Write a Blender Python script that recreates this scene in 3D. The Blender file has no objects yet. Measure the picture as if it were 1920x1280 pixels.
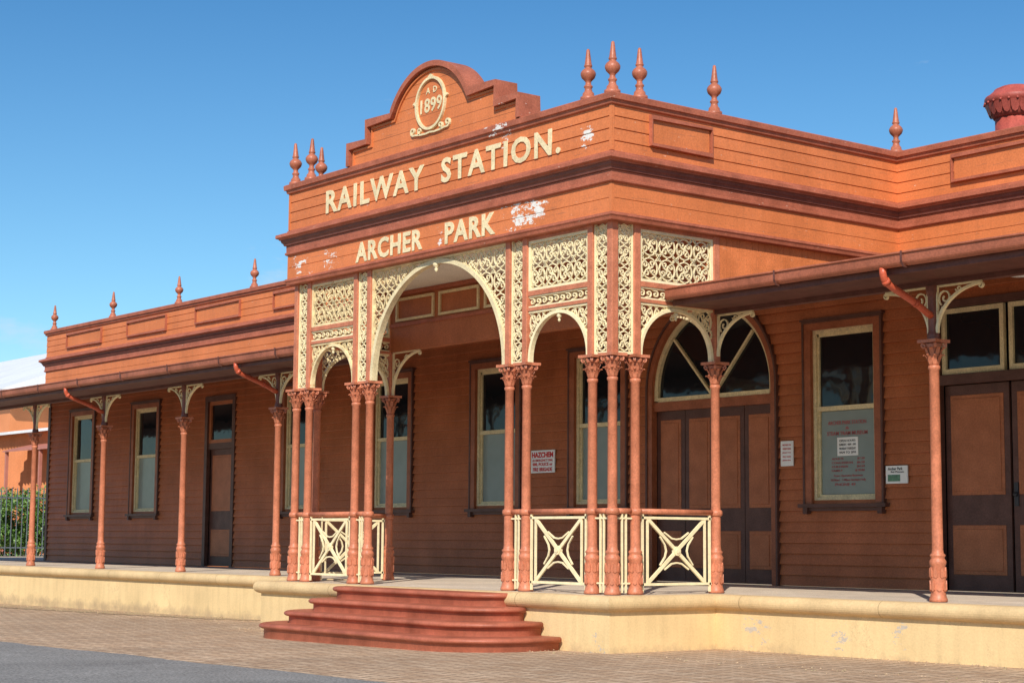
import bpy, math, random
from mathutils import Vector, Matrix
random.seed(7)
PI=math.pi; R=math.radians
sc=bpy.context.scene; COL=sc.collection
W=7.13; S1=1.69; S2=3.38; YW=5.19; XL=-27.9; XR=11.0; CX=-W/2
GZ=lambda x:-.655+.008*max(-30,min(10,x))
# ---------------------------------------------------------------- mesh helpers
class MB:
    def __init__(s): s.v=[]; s.f=[]; s.sm=[]
    def add(s,vs,fs,smooth=False):
        o=len(s.v); s.v+=[tuple(v) for v in vs]
        for f in fs: s.f.append([i+o for i in f]); s.sm.append(smooth)
    def box(s,x0,x1,y0,y1,z0,z1):
        v=[(x,y,z) for z in (z0,z1) for y in (y0,y1) for x in (x0,x1)]
        s.add(v,[(0,2,3,1),(4,5,7,6),(0,1,5,4),(2,6,7,3),(0,4,6,2),(1,3,7,5)])
    def prism(s,poly,d0,d1,M):
        n=len(poly); v=[M(u,w,d0) for u,w in poly]+[M(u,w,d1) for u,w in poly]
        s.add(v,[tuple(range(n)),tuple(range(2*n-1,n-1,-1))]+[(i,i+n,(i+1)%n+n,(i+1)%n) for i in range(n)])
    def ribbon(s,pts,w,d,M,closed=False,w1=None):
        n=len(pts)
        if n<2: return
        vs=[]
        for i,(u,v) in enumerate(pts):
            if closed: a=pts[i-1]; b=pts[(i+1)%n]
            else: a=pts[max(0,i-1)]; b=pts[min(n-1,i+1)]
            k=1.
            tx,ty=b[0]-a[0],b[1]-a[1]; l=math.hypot(tx,ty) or 1; tx/=l; ty/=l
            if 0<i<n-1 or closed:
                ex,ey=b[0]-u,b[1]-v; l2=math.hypot(ex,ey) or 1
                c=abs((ex*tx+ey*ty)/l2); k=1/max(.6,c)
            ww=w if w1 is None else w+(w1-w)*i/(n-1)
            nx,ny=-ty*ww/2*k,tx*ww/2*k
            vs+=[M(u+nx,v+ny,-d/2),M(u-nx,v-ny,-d/2),M(u-nx,v-ny,d/2),M(u+nx,v+ny,d/2)]
        fs=[]
        for i in range(n if closed else n-1):
            a=4*i; b=4*((i+1)%n)
            for k in range(4): fs.append((a+k,b+k,b+(k+1)%4,a+(k+1)%4))
        if not closed: fs+=[(0,1,2,3),(4*n-1,4*n-2,4*n-3,4*n-4)]
        s.add(vs,fs)
    def lathe(s,prof,c=(0,0,0),seg=20,smooth=True,axis=2):
        vs=[]; n=len(prof)
        for r,z in prof:
            for k in range(seg):
                a=2*PI*k/seg; p=(r*math.cos(a),r*math.sin(a),z)
                if axis==1: p=(p[0],p[2],p[1])
                vs.append((c[0]+p[0],c[1]+p[1],c[2]+p[2]))
        fs=[]
        for i in range(n-1):
            for k in range(seg):
                k2=(k+1)%seg; fs.append((i*seg+k,i*seg+k2,(i+1)*seg+k2,(i+1)*seg+k))
        fs2=[tuple(range(seg))[::-1],tuple(range((n-1)*seg,n*seg))]
        s.add(vs,fs+fs2,smooth)
        s.sm[-1]=False; s.sm[-2]=False
    def tube(s,pts,r,seg=10):
        vs=[]; n=len(pts); P=[Vector(p) for p in pts]; ref=None
        for i in range(n):
            t=(P[min(n-1,i+1)]-P[max(0,i-1)]).normalized()
            if ref is None: ref=t.orthogonal().normalized()
            ref=(ref-t*ref.dot(t)).normalized(); b=t.cross(ref)
            rr=r if not hasattr(r,'__len__') else r[i]
            for k in range(seg):
                a=2*PI*k/seg; vs.append(tuple(P[i]+(ref*math.cos(a)+b*math.sin(a))*rr))
        fs=[(i*seg+k,i*seg+(k+1)%seg,(i+1)*seg+(k+1)%seg,(i+1)*seg+k) for i in range(n-1) for k in range(seg)]
        s.add(vs,fs+[tuple(range(seg))[::-1],tuple(range((n-1)*seg,n*seg))],True); s.sm[-1]=False; s.sm[-2]=False
    def sweep(s,path,prof):
        n=len(path); m=len(prof); vs=[]
        nr=[]
        for i in range(n-1):
            dx,dy=path[i+1][0]-path[i][0],path[i+1][1]-path[i][1]; l=math.hypot(dx,dy); nr.append((dy/l,-dx/l))
        for i,(x,y) in enumerate(path):
            a=nr[max(0,i-1)]; b=nr[min(n-2,i)]; dt=1+a[0]*b[0]+a[1]*b[1]
            mx,my=(a[0]+b[0])/dt,(a[1]+b[1])/dt
            for o,z in prof: vs.append((x+mx*o,y+my*o,z))
        fs=[]
        for i in range(n-1):
            for k in range(m): fs.append((i*m+k,(i+1)*m+k,(i+1)*m+(k+1)%m,i*m+(k+1)%m))
        fs+=[tuple(range(m)),tuple(range((n-1)*m+m-1,(n-1)*m-1,-1))]
        s.add(vs,fs)
    def build(s,name,mat,parent=None,loc=None,bevel=0):
        me=bpy.data.meshes.new(name); me.from_pydata(s.v,[],s.f); me.update()
        import bmesh
        b=bmesh.new(); b.from_mesh(me); bmesh.ops.recalc_face_normals(b,faces=b.faces); b.to_mesh(me); b.free()
        me.polygons.foreach_set('use_smooth',s.sm); me.materials.append(mat)
        o=bpy.data.objects.new(name,me); COL.objects.link(o); o.parent=parent
        if loc: o.location=loc
        if bevel:
            md=o.modifiers.new('bevel','BEVEL'); md.width=bevel; md.segments=2; md.limit_method='ANGLE'
        return o
FR=lambda Y:(lambda u,v,d:(u,Y+d,v))
SD=lambda X:(lambda u,v,d:(X+d,u,v))
PL=lambda Z:(lambda u,v,d:(u,v,Z+d))
def thing(name,label,cat,loc=(0,0,0),group=None):
    o=bpy.data.objects.new(name,None); COL.objects.link(o); o.location=loc; o['label']=label; o['category']=cat
    if group: o['group']=group
    return o
def struct(o): o['kind']='structure'; return o
def arc(cx,cz,r,a0,a1,n=32,ry=None): return [(cx+r*math.cos(a0+(a1-a0)*i/n),cz+(ry or r)*math.sin(a0+(a1-a0)*i/n)) for i in range(n+1)]
# ---------------------------------------------------------------- materials
def nd(nt,t,**k):
    n=nt.nodes.new(t)
    for a,b in k.items(): setattr(n,a,b)
    return n
def base_mat(name):
    m=bpy.data.materials.new(name); m.use_nodes=True; nt=m.node_tree; b=nt.nodes['Principled BSDF']; return m,nt,b
def ramp(nt,src,stops):
    r=nd(nt,'ShaderNodeValToRGB'); e=r.color_ramp.elements
    while len(e)<len(stops): e.new(.5)
    for i,(p,c) in enumerate(stops): e[i].position=p; e[i].color=(*c,1) if len(c)==3 else c
    nt.links.new(src,r.inputs[0]); return r
def noise(nt,vec,scale,detail=4,rough=.55,stretch=None):
    n=nd(nt,'ShaderNodeTexNoise'); n.inputs['Scale'].default_value=scale; n.inputs['Detail'].default_value=detail; n.inputs['Roughness'].default_value=rough
    if stretch:
        mp=nd(nt,'ShaderNodeMapping'); mp.inputs['Scale'].default_value=stretch; nt.links.new(vec,mp.inputs[0]); vec=mp.outputs[0]
    nt.links.new(vec,n.inputs['Vector']); return n
def mix(nt,fac,a,b,mode='MIX'):
    m=nd(nt,'ShaderNodeMix',data_type='RGBA',blend_type=mode)
    if isinstance(fac,(int,float)): m.inputs[0].default_value=fac
    else: nt.links.new(fac,m.inputs[0])
    for i,x in ((6,a),(7,b)):
        if isinstance(x,tuple): m.inputs[i].default_value=(*x,1)
        else: nt.links.new(x,m.inputs[i])
    return m.outputs[2]
def paint(name,c,rough=.55,var=.25,bump=.15,scale=3.,peel=0,spots=(),streak=0,spec=.35,peelcol=(.80,.76,.70),grooves=0,fine=.18,crack=0,joint=0,low=None):
    m,nt,b=base_mat(name); L=nt.links
    g=nd(nt,'ShaderNodeNewGeometry'); vec=g.outputs['Position']
    n1=noise(nt,vec,scale,5); 
    dk=tuple(x*(1-var) for x in c); lt=tuple(min(1,x*(1+var*.7)+.01) for x in c)
    r1=ramp(nt,n1.outputs[0],[(.3,dk),(.7,lt)]); col=r1.outputs[0]
    if fine:
        n2=noise(nt,vec,45,3); r2=ramp(nt,n2.outputs[0],[(.35,(1-fine,)*3),(.65,(1+fine*.5,)*3)]); col=mix(nt,1.,col,r2.outputs[0],'MULTIPLY')
    if streak:
        n3=noise(nt,vec,1.,4,stretch=(9,9,.9)); r3=ramp(nt,n3.outputs[0],[(.45,(1,1,1)),(.75,(1-streak,)*3)]); col=mix(nt,1.,col,r3.outputs[0],'MULTIPLY')
    sp=nd(nt,'ShaderNodeSeparateXYZ'); L.new(vec,sp.inputs[0])
    if grooves:
        mm=nd(nt,'ShaderNodeMath',operation='MODULO'); mm.inputs[1].default_value=grooves; L.new(sp.outputs[2],mm.inputs[0])
        rr=ramp(nt,mm.outputs[0],[(0,(.25,.25,.25)),(.012,(1,1,1))]); col=mix(nt,1.,col,rr.outputs[0],'MULTIPLY')
    if joint:
        ad=nd(nt,'ShaderNodeMath',operation='ADD'); ad.inputs[1].default_value=100.; L.new(sp.outputs[0],ad.inputs[0])
        mm=nd(nt,'ShaderNodeMath',operation='MODULO'); mm.inputs[1].default_value=joint; L.new(ad.outputs[0],mm.inputs[0])
        rr=ramp(nt,mm.outputs[0],[(0,(.45,.42,.4)),(.018,(1,1,1))]); col=mix(nt,1.,col,rr.outputs[0],'MULTIPLY')
    if low:   # grime rising from the ground line
        mr=nd(nt,'ShaderNodeMapRange'); mr.inputs[1].default_value=low[0]; mr.inputs[2].default_value=low[1]; mr.inputs[3].default_value=.30; mr.inputs[4].default_value=-.12; L.new(sp.outputs[2],mr.inputs[0])
        nl=noise(nt,vec,3.5,7,.7); ad=nd(nt,'ShaderNodeMath',operation='ADD'); L.new(nl.outputs[0],ad.inputs[0]); L.new(mr.outputs[0],ad.inputs[1])
        rl=ramp(nt,ad.outputs[0],[(.56,(0,0,0)),(.9,(.7,.7,.7))]); col=mix(nt,rl.outputs[0],col,(.36,.25,.15))
        nl=noise(nt,vec,1.6,9,.8); rl=ramp(nt,nl.outputs[0],[(.492,(0,0,0)),(.5,(.6,.6,.6)),(.508,(0,0,0))]); 
        nm=noise(nt,vec,.9,2); rm_=ramp(nt,nm.outputs[0],[(.58,(0,0,0)),(.62,(1,1,1))]); f=mix(nt,1.,rl.outputs[0],rm_.outputs[0],'MULTIPLY'); col=mix(nt,f,col,(.25,.16,.10))
    if crack:
        nc=noise(nt,vec,1.,6,.7,stretch=(3,3,55)); rc=ramp(nt,nc.outputs[0],[(.60,(0,0,0)),(.66,(crack,)*3)]); col=mix(nt,rc.outputs[0],col,(.26,.11,.06))
        nc=noise(nt,vec,1.,7,.75,stretch=(9,9,34)); rc=ramp(nt,nc.outputs[0],[(.665,(0,0,0)),(.675,(1,1,1))]); col=mix(nt,rc.outputs[0],col,(.78,.58,.44))
    if peel:
        n4=noise(nt,vec,5,8,.68,stretch=(1,1,2.6)); fac=n4.outputs[0]
        for (x,y,z,rad) in spots:
            d=nd(nt,'ShaderNodeVectorMath',operation='DISTANCE'); L.new(vec,d.inputs[0]); d.inputs[1].default_value=(x,y,z)
            mr=nd(nt,'ShaderNodeMapRange'); mr.inputs[1].default_value=0; mr.inputs[2].default_value=rad; mr.inputs[3].default_value=.27; mr.inputs[4].default_value=0; L.new(d.outputs['Value'],mr.inputs[0])
            ad=nd(nt,'ShaderNodeMath',operation='ADD'); L.new(fac,ad.inputs[0]); L.new(mr.outputs[0],ad.inputs[1]); fac=ad.outputs[0]
        if spots:
            n6=noise(nt,vec,28,4,.7); mm=nd(nt,'ShaderNodeMath',operation='MULTIPLY_ADD'); L.new(n6.outputs[0],mm.inputs[0]); mm.inputs[1].default_value=.45; mm.inputs[2].default_value=-.225
            ad=nd(nt,'ShaderNodeMath',operation='ADD'); L.new(fac,ad.inputs[0]); L.new(mm.outputs[0],ad.inputs[1]); fac=ad.outputs[0]
        t=1-peel
        rp=ramp(nt,fac,[(t,(0,0,0)),(t+.008,(1,1,1))])
        n5=noise(nt,vec,30,2); pc=mix(nt,n5.outputs[0],tuple(x*.75 for x in peelcol),tuple(min(1,x*1.15) for x in peelcol))
        col=mix(nt,rp.outputs[0],col,pc)
    L.new(col,b.inputs['Base Color']); b.inputs['Roughness'].default_value=rough; b.inputs['Specular IOR Level'].default_value=spec
    if bump:
        nb=noise(nt,vec,38,6,.6); bp=nd(nt,'ShaderNodeBump'); bp.inputs['Strength'].default_value=bump; bp.inputs['Distance'].default_value=.01
        L.new(nb.outputs[0],bp.inputs['Height']); L.new(bp.outputs[0],b.inputs['Normal'])
    return m
FS=[(-.35,-.12,5.5,.25),(-1.62,-.12,4.72,.52),(-1.25,-.12,4.74,.3),(-6.9,-.12,4.6,.45),(-6.1,-.12,4.62,.35),(-3.35,-.12,4.6,.22),(-2.0,-.15,5.78,.3),(-5.3,-.1,6.4,.2)]
ORG=(.66,.192,.060)
M={}
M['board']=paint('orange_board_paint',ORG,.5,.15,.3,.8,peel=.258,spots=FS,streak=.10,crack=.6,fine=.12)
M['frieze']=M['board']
M['wall']=paint('shaded_weatherboard_paint',(.47,.142,.050),.5,.16,.2,1.6,streak=.12)  # orange board paint browned and darkened to stand for the verandah shade
M['trim']=paint('red_oxide_trim_paint',(.42,.120,.062),.5,.2,.15,4.,peel=.25,spots=[(-2.0,-.2,5.9,.5)],crack=.3)
M['post']=paint('terracotta_iron_paint',(.58,.192,.098),.45,.2,.12,6.,streak=.15)
M['finial']=paint('finial_paint',(.45,.14,.075),.4,.2,.1,6.)
M['cream']=paint('cream_paint',(.80,.66,.39),.5,.14,.1,7.,streak=.1)
M['lace']=paint('cream_iron_lace_paint',(.90,.76,.46),.5,.12,.05,9.,peel=.22,peelcol=(.5,.27,.13),fine=.08)
M['rusty']=paint('rust_stained_cream_lace_paint',(.84,.66,.36),.5,.25,.1,9.,peel=.38,peelcol=(.64,.31,.10),fine=.1)
M['dark']=paint('dark_maroon_paint',(.115,.045,.031),.45,.2,.1,5.)
M['maroon']=paint('maroon_trim_and_shade_paint',(.20,.065,.046),.45,.2,.1,5.)
M['eave']=paint('dark_eave_paint',(.13,.045,.033),.5,.2,.1,5.)
M['arch']=paint('brown_architrave_paint',(.34,.10,.04),.45,.2,.1,5.)
M['panel']=paint('brown_door_panel_paint',(.43,.135,.05),.45,.15,.1,4.)
M['gutter']=paint('gutter_paint',(.38,.115,.06),.45,.25,.08,2.,streak=.2)
M['pipe']=paint('red_downpipe_paint',(.55,.10,.045),.35,.15,.05,5.)
M['plinth']=paint('yellow_plinth_render',(.80,.57,.285),.8,.12,.25,.9,streak=.12,peel=.255,spots=[(1.0,1.3,-.4,.4),(2.3,1.3,-.45,.35),(3.1,1.3,-.3,.3),(.1,-.35,-.5,.3),(-9,1.3,-.5,.4)],peelcol=(.56,.48,.39),fine=.06,low=(-.70,-.48))
M['coping']=paint('tan_coping_paint',(.70,.49,.25),.6,.16,.2,1.4,streak=.1,fine=.1,joint=2.1,peel=.26,peelcol=(.5,.4,.3))
M['steps']=paint('red_step_paint',(.43,.12,.064),.5,.26,.2,2.5,peel=.265,peelcol=(.58,.38,.29),fine=.12,streak=.15)
M['ceil']=paint('pale_ceiling_paint',(.8,.77,.68),.6,.08,.05,2.)
M['white']=paint('white_sign_face',(.85,.84,.81),.4,.04,0,3.,fine=0)
M['redink']=paint('red_ink',(.62,.03,.03),.5,.05,0,3.,fine=0)
M['fadedink']=paint('faded_red_ink',(.42,.08,.08),.5,.05,0,3.,fine=0)
M['ink']=paint('dark_ink',(.04,.04,.045),.5,.05,0,3.,fine=0)
M['lamp']=paint('white_enamel',(.8,.8,.78),.25,.05,0,3.)
M['green_pic']=paint('green_print',(.12,.25,.16),.5,.3,0,30.)
M['shed']=paint('orange_sheet_metal',(.62,.22,.08),.5,.1,0,1.)
M['shedroof']=paint('pale_roof_sheet',(.80,.80,.80),.45,.08,0,.6)
M['fence']=paint('dark_fence_paint',(.13,.15,.17),.4,.1,0,3.)
M['redroof']=paint('faded_red_roof',(.48,.18,.13),.5,.15,0,2.)
M['interior']=paint('dark_interior',(.02,.018,.016),.8,.1,0,3.)
def glass(name,c,rough=.06,spec=.6):
    m,nt,b=base_mat(name); b.inputs['Roughness'].default_value=rough; b.inputs['Specular IOR Level'].default_value=spec
    g=nd(nt,'ShaderNodeNewGeometry'); nb=noise(nt,g.outputs['Position'],2.2,2); bp=nd(nt,'ShaderNodeBump'); bp.inputs['Strength'].default_value=.08; bp.inputs['Distance'].default_value=.05
    r=ramp(nt,nb.outputs[0],[(.3,tuple(x*.85 for x in c)),(.7,c)]); nt.links.new(r.outputs[0],b.inputs['Base Color'])
    nt.links.new(nb.outputs[0],bp.inputs['Height']); nt.links.new(bp.outputs[0],b.inputs['Normal']); return m
M['glass']=glass('dark_window_glass',(.012,.014,.018),.05,.45)
M['frost']=glass('frosted_window_glass',(.26,.30,.275),.22,.45)
def pavers(name,c1,c2,mort,cell=.22,bump=.5,ms=.008,mott=.25):
    m,nt,b=base_mat(name); L=nt.links; g=nd(nt,'ShaderNodeNewGeometry'); vec=g.outputs['Position']
    outs=[]
    for rot in (0,90):
        mp=nd(nt,'ShaderNodeMapping'); mp.inputs['Rotation'].default_value=(0,0,R(rot)); L.new(vec,mp.inputs[0])
        br=nd(nt,'ShaderNodeTexBrick'); br.offset=0; L.new(mp.outputs[0],br.inputs[0]); br.inputs['Color1'].default_value=(*c1,1); br.inputs['Color2'].default_value=(*c2,1); br.inputs['Mortar'].default_value=(*mort,1)
        br.inputs['Scale'].default_value=1; br.inputs['Brick Width'].default_value=cell; br.inputs['Row Height'].default_value=cell/2; br.inputs['Mortar Size'].default_value=ms; br.inputs['Bias'].default_value=0; outs.append(br)
    ck=nd(nt,'ShaderNodeTexChecker'); ck.inputs['Scale'].default_value=1/cell; 
    mp=nd(nt,'ShaderNodeMapping'); mp.inputs['Location'].default_value=(0,0,50.1); mp.inputs['Scale'].default_value=(1,1,0); L.new(vec,mp.inputs[0]); L.new(mp.outputs[0],ck.inputs[0])
    col=mix(nt,ck.outputs['Fac'],outs[0].outputs[0],outs[1].outputs[0])
    n=noise(nt,vec,.6,8,.7); r=ramp(nt,n.outputs[0],[(.3,(1-mott,1-mott*1.05,1-mott*1.1)),(.7,(1.14,1.12,1.08))]); col=mix(nt,1.,col,r.outputs[0],'MULTIPLY')
    n2=noise(nt,vec,40,4,.7); r2=ramp(nt,n2.outputs[0],[(.3,(.75,.75,.75)),(.7,(1.18,1.18,1.18))]); col=mix(nt,1.,col,r2.outputs[0],'MULTIPLY')
    n3=noise(nt,vec,2.6,5,.7); r3=ramp(nt,n3.outputs[0],[(.56,(0,0,0)),(.75,(.45,.45,.45))]); col=mix(nt,r3.outputs[0],col,(c1[0]*.6,c1[1]*.6,c1[2]*.65))
    L.new(col,b.inputs['Base Color']); b.inputs['Roughness'].default_value=.9; b.inputs['Specular IOR Level'].default_value=.15
    f=nd(nt,'ShaderNodeMix'); L.new(ck.outputs['Fac'],f.inputs[0]); L.new(outs[0].outputs['Fac'],f.inputs[2]); L.new(outs[1].outputs['Fac'],f.inputs[3])
    bp=nd(nt,'ShaderNodeBump'); bp.inputs['Strength'].default_value=bump; bp.inputs['Distance'].default_value=.01; L.new(f.outputs[0],bp.inputs['Height']); bp.invert=True; L.new(bp.outputs[0],b.inputs['Normal'])
    return m
M['pave']=pavers('brick_paving',(.52,.35,.225),(.64,.47,.325),(.20,.13,.085),.26,.9,.014,.25)
M['deck']=pavers('verandah_floor_tiles',(.66,.54,.42),(.74,.63,.51),(.46,.36,.27),.3)
def rough_ground(name,a,bc,c,s1,s2,bump=.6):
    m,nt,b=base_mat(name); L=nt.links; g=nd(nt,'ShaderNodeNewGeometry'); vec=g.outputs['Position']
    n=noise(nt,vec,s1,8,.65); r=ramp(nt,n.outputs[0],[(.3,a),(.5,bc),(.7,c)])
    n2=noise(nt,vec,s2,3,.7); r2=ramp(nt,n2.outputs[0],[(.35,(.5,.5,.5)),(.65,(1.45,1.45,1.45))]); col=mix(nt,1.,r.outputs[0],r2.outputs[0],'MULTIPLY')
    L.new(col,b.inputs['Base Color']); b.inputs['Roughness'].default_value=.9; b.inputs['Specular IOR Level'].default_value=.2
    bp=nd(nt,'ShaderNodeBump'); bp.inputs['Strength'].default_value=bump; bp.inputs['Distance'].default_value=.01; L.new(n2.outputs[0],bp.inputs['Height']); L.new(bp.outputs[0],b.inputs['Normal']); return m
M['asphalt']=rough_ground('asphalt',(.19,.178,.165),(.235,.222,.205),(.28,.265,.245),.8,38)
M['soil']=rough_ground('dry_soil',(.30,.19,.11),(.42,.29,.18),(.35,.30,.15),2.5,30)
def leafmat(name,a,b2):
    m,nt,b=base_mat(name); g=nd(nt,'ShaderNodeNewGeometry'); n=noise(nt,g.outputs['Position'],3,3); r=ramp(nt,n.outputs[0],[(.35,a),(.65,b2)])
    nt.links.new(r.outputs[0],b.inputs['Base Color']); b.inputs['Roughness'].default_value=.5; return m
M['leaf']=leafmat('shrub_leaves',(.05,.13,.02),(.16,.30,.05)); M['bark']=paint('bark',(.12,.08,.05),.8)
# ---------------------------------------------------------------- text
def text(s,name,mat,parent,x0,x1,z0,z1,Y,ext=.012,bold=.0,sp=1.0):
    c=bpy.data.curves.new('t','FONT'); c.body=s; c.extrude=.02; c.offset=bold; c.space_character=sp; c.resolution_u=3; c.align_x='CENTER'
    t=bpy.data.objects.new('t',c); COL.objects.link(t); dg=bpy.context.evaluated_depsgraph_get(); dg.update()
    me=bpy.data.meshes.new_from_object(t.evaluated_get(dg)); bpy.data.objects.remove(t)
    xs=[v.co.x for v in me.vertices]; ys=[v.co.y for v in me.vertices]; a,b,c0,d=min(xs),max(xs),min(ys),max(ys)
    for v in me.vertices:
        x,y,z=v.co; v.co=(x0+(x-a)/(b-a)*(x1-x0),Y-(z/.02)*ext/2,z0+(y-c0)/(d-c0)*(z1-z0))
    me.name=name; me.materials.clear(); me.materials.append(mat); o=bpy.data.objects.new(name,me); COL.objects.link(o); o.parent=parent; return o
# ---------------------------------------------------------------- ground
def sheet(name,x0,x1,y0,y1,dz,mat):
    xs=[x for x in (-600,-30,10,600)]; xs=[x0]+[x for x in xs if x0<x<x1]+[x1]; b=MB()
    vs=[(x,y,GZ(x)+dz) for x in xs for y in (y0,y1)]; b.add(vs,[(2*i,2*i+2,2*i+3,2*i+1) for i in range(len(xs)-1)])
    o=b.build(name,mat); return struct(o)
sheet('ground',-600,600,-600,600,0,M['soil'])
sheet('pavement',-60,40,-4.9,1.6,.006,M['pave'])
b=MB(); vs=[]; n=600
for i in range(n+1):
    x=-90+150*i/n; vs+=[(x,-17,GZ(x)+.012),(x,-4.88+.035*math.sin(x*1.7)+random.uniform(-.03,.03),GZ(x)+.012)]
b.add(vs,[(2*i,2*i+2,2*i+3,2*i+1) for i in range(n)]); struct(b.build('road',M['asphalt']))
b=MB(); vs=[];n=160
for i in range(n+1):
    x=-34+(34-10.2)*i/n; e=1.25-.95*math.sin(PI*i/n)**.5*(.8+.3*random.random())
    vs+=[(x,e,GZ(x)+.012),(x,1.42,GZ(x)+.012)]
b.add(vs,[(2*i,2*i+2,2*i+3,2*i+1) for i in range(n)]); struct(b.build('dirt_verge',M['soil']))
b=MB()
for _ in range(1500):
    if random.random()<.6: x=random.uniform(-30,-8); y=1.3-abs(random.gauss(0,.5))
    else: x=random.uniform(-8,8); y=random.choice((-.42,1.25 if x>.4 else -.5))-abs(random.gauss(0,.25))
    s=random.uniform(.006,.018); z=GZ(x)+.016; a=random.random()*6.28; p=[(x+s*math.cos(a+k*2.09)*random.uniform(.6,1.4),y+s*math.sin(a+k*2.09),z) for k in range(3)]+[(x,y,z+s*.7)]
    b.add(p,[(0,1,2),(0,1,3),(1,2,3),(2,0,3)])
o=b.build('gravel_litter',M['soil']); o['kind']='stuff'; o['label']='loose pebbles and dry leaf litter along the foot of the plinth'; o['category']='gravel'
# ---------------------------------------------------------------- platform
pf=thing('platform','raised cream rendered platform with rounded tan coping beneath the verandah','platform')
DE=1.33
path=[(-46,DE),(-W-.36,DE),(-W-.36,-.36),(.36,-.36),(.36,DE),(XR+2,DE)]
b=MB(); b.sweep(path,[(-.02+.09*math.cos(R(x)),-.09+.09*math.sin(R(x))) for x in range(90,-91,-15)]+[(-.12,-.18),(-.12,0)])
b.build('coping',M['coping'],pf)
b=MB(); b.sweep(path,[(-.02,-.178),(-.02,-1.1),(-.2,-1.1),(-.2,-.178)]); b.build('plinth_wall',M['plinth'],pf)
b=MB(); b.box(-46,XR+2,DE+.1,YW+.1,-.15,-.004); b.box(-W-.26,.26,-.26,DE+.1,-.15,-.004); b.box(-46,XL,YW+.1,16,-.15,-.004)
b.build('floor',M['deck'],pf)
# ---------------------------------------------------------------- steps
st=thing('entrance_steps','four red painted bullnosed entrance steps with rounded ends','steps',(-3.08,-.4,0))
tops=[-.015,-.175,-.335,-.495]; halves=[1.83,2.10,2.36,2.62]; fronts=[-.78,-1.11,-1.44,-1.78]; cen=[-.2,-.15,-.08,.0]; rad=[.42,.6,.75,.9]
for k in range(4):
    zt=tops[k]; zb=(tops[k+1] if k<3 else -.76); h=halves[k]; yf=fronts[k]+.4; r=rad[k]
    def outline(ins):
        hh=h-ins; y=yf+ins; c=cen[k]; pts=[(c-hh,.02)]
        rr=min(r,.0-y) if -y<r else r
        pts+=[(c-hh+r+r*math.cos(a),y+rr+rr*math.sin(a)) for a in [PI+PI/2*i/12 for i in range(13)]]
        pts+=[(c+hh-r+r*math.cos(a),y+rr+rr*math.sin(a)) for a in [1.5*PI+PI/2*i/12 for i in range(13)]]
        pts+=[(c+hh,.02)]; return pts
    b=MB(); layers=[(.045,zt)]+[(.045-.045*math.sin(R(a)),zt-.035+.035*math.cos(R(a))) for a in (20,40,60,90,120,150,180)]+[(.05,zt-.075),(.05,zb-.02)]
    rings=[[(x,y,z) for x,y in outline(i)] for i,z in layers]
    n=len(rings[0]); vs=[p for rg in rings for p in rg]
    fs=[(i*n+j,i*n+(j+1)%n,(i+1)*n+(j+1)%n,(i+1)*n+j) for i in range(len(rings)-1) for j in range(n)]
    b.add(vs,fs,True); b.add(vs[:n],[tuple(range(n))]); 
    b.build('step',M['steps'],st)
# ---------------------------------------------------------------- STATION BUILDING
SB=thing('station_building','orange weatherboard railway station with cream iron lace portico and stepped parapet','station building')
path=[(XL,YW+9),(XL,YW),(-W,YW),(-W,0),(0,0),(0,YW),(XR,YW)]
b=MB(); pr=[]; nb=4; z0,z1=5.20,5.80
for i in range(nb):
    zt=z1-(z1-z0)*i/nb; zb=z1-(z1-z0)*(i+1)/nb; pr+=[(.120,zt),(.127,zb+.012),(.108,zb+.008),(.108,zb+.001)]
pr+=[(-.05,z0),(-.05,z1)]; b.sweep(path,pr); b.build('parapet_boarding',M['board'],SB)
b=MB(); b.sweep(path,[(.13,5.79),(.155,5.80),(.165,5.845),(.19,5.85),(.195,5.915),(.18,5.93),(-.08,5.94),(-.08,5.79)]); b.build('parapet_cap',M['trim'],SB)
b=MB(); b.sweep(path,[(.11,5.235),(.14,5.23),(.145,5.21),(.27,5.165),(.275,5.12),(.262,5.11),(.235,5.10),(.23,5.085),(.11,5.085)]); b.build('cornice',M['trim'],SB)
b=MB(); b.sweep(path,[(.11,5.085),(.215,5.083),(.205,5.05),(.185,5.03),(.175,5.00),(.11,4.998)]); b.build('cornice_moulding',M['maroon'],SB)
b=MB(); b.sweep(path,[(.11,4.998),(.15,4.996),(.148,4.90),(.165,4.89),(.165,4.865),(.142,4.85),(.11,4.85)]); b.build('cornice_bed_mould',M['trim'],SB)
b=MB(); b.sweep(path,[(.125,4.85),(.13,4.67),(.122,4.667),(.125,4.66),(.13,4.495),(-.05,4.495),(-.05,4.85)]); b.build('frieze',M['frieze'],SB)
b=MB(); b.sweep(path[2:6],[(.13,4.50),(.16,4.49),(.165,4.46),(.15,4.44),(.14,4.405),(-.07,4.40),(-.07,4.50)]); b.build('frieze_moulding',M['trim'],SB)
for (x,y,nx,ny) in ((0,0,1,-1),(-W,0,-1,-1)):
    for za,zb in ((5.24,5.79),(4.50,4.845)):
        b=MB(); b.box(x+nx*.132-.045*(nx>0)-.0*(nx<0),x+nx*.132+.045*(nx<0),-.1325,-.09,za,zb)
        b.build('corner_board',M['board'],SB)
def frame_panel(u0,u1,z0,z1,Mp,s):
    b=MB(); w=.045
    b.ribbon([(u0+w/2,z0+w/2),(u1-w/2,z0+w/2),(u1-w/2,z1-w/2),(u0+w/2,z1-w/2)],w*.72,.06,lambda u,v,d:Mp(u,v,d+s*.03),True)
    o=b.build('parapet_panel',M['trim'],SB); 
    b=MB(); b.prism([(u0+w,z0+w),(u1-w,z0+w),(u1-w,z1-w),(u0+w,z1-w)],0,s*.018,Mp); b.build('panel_board',M['board'],o)
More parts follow.
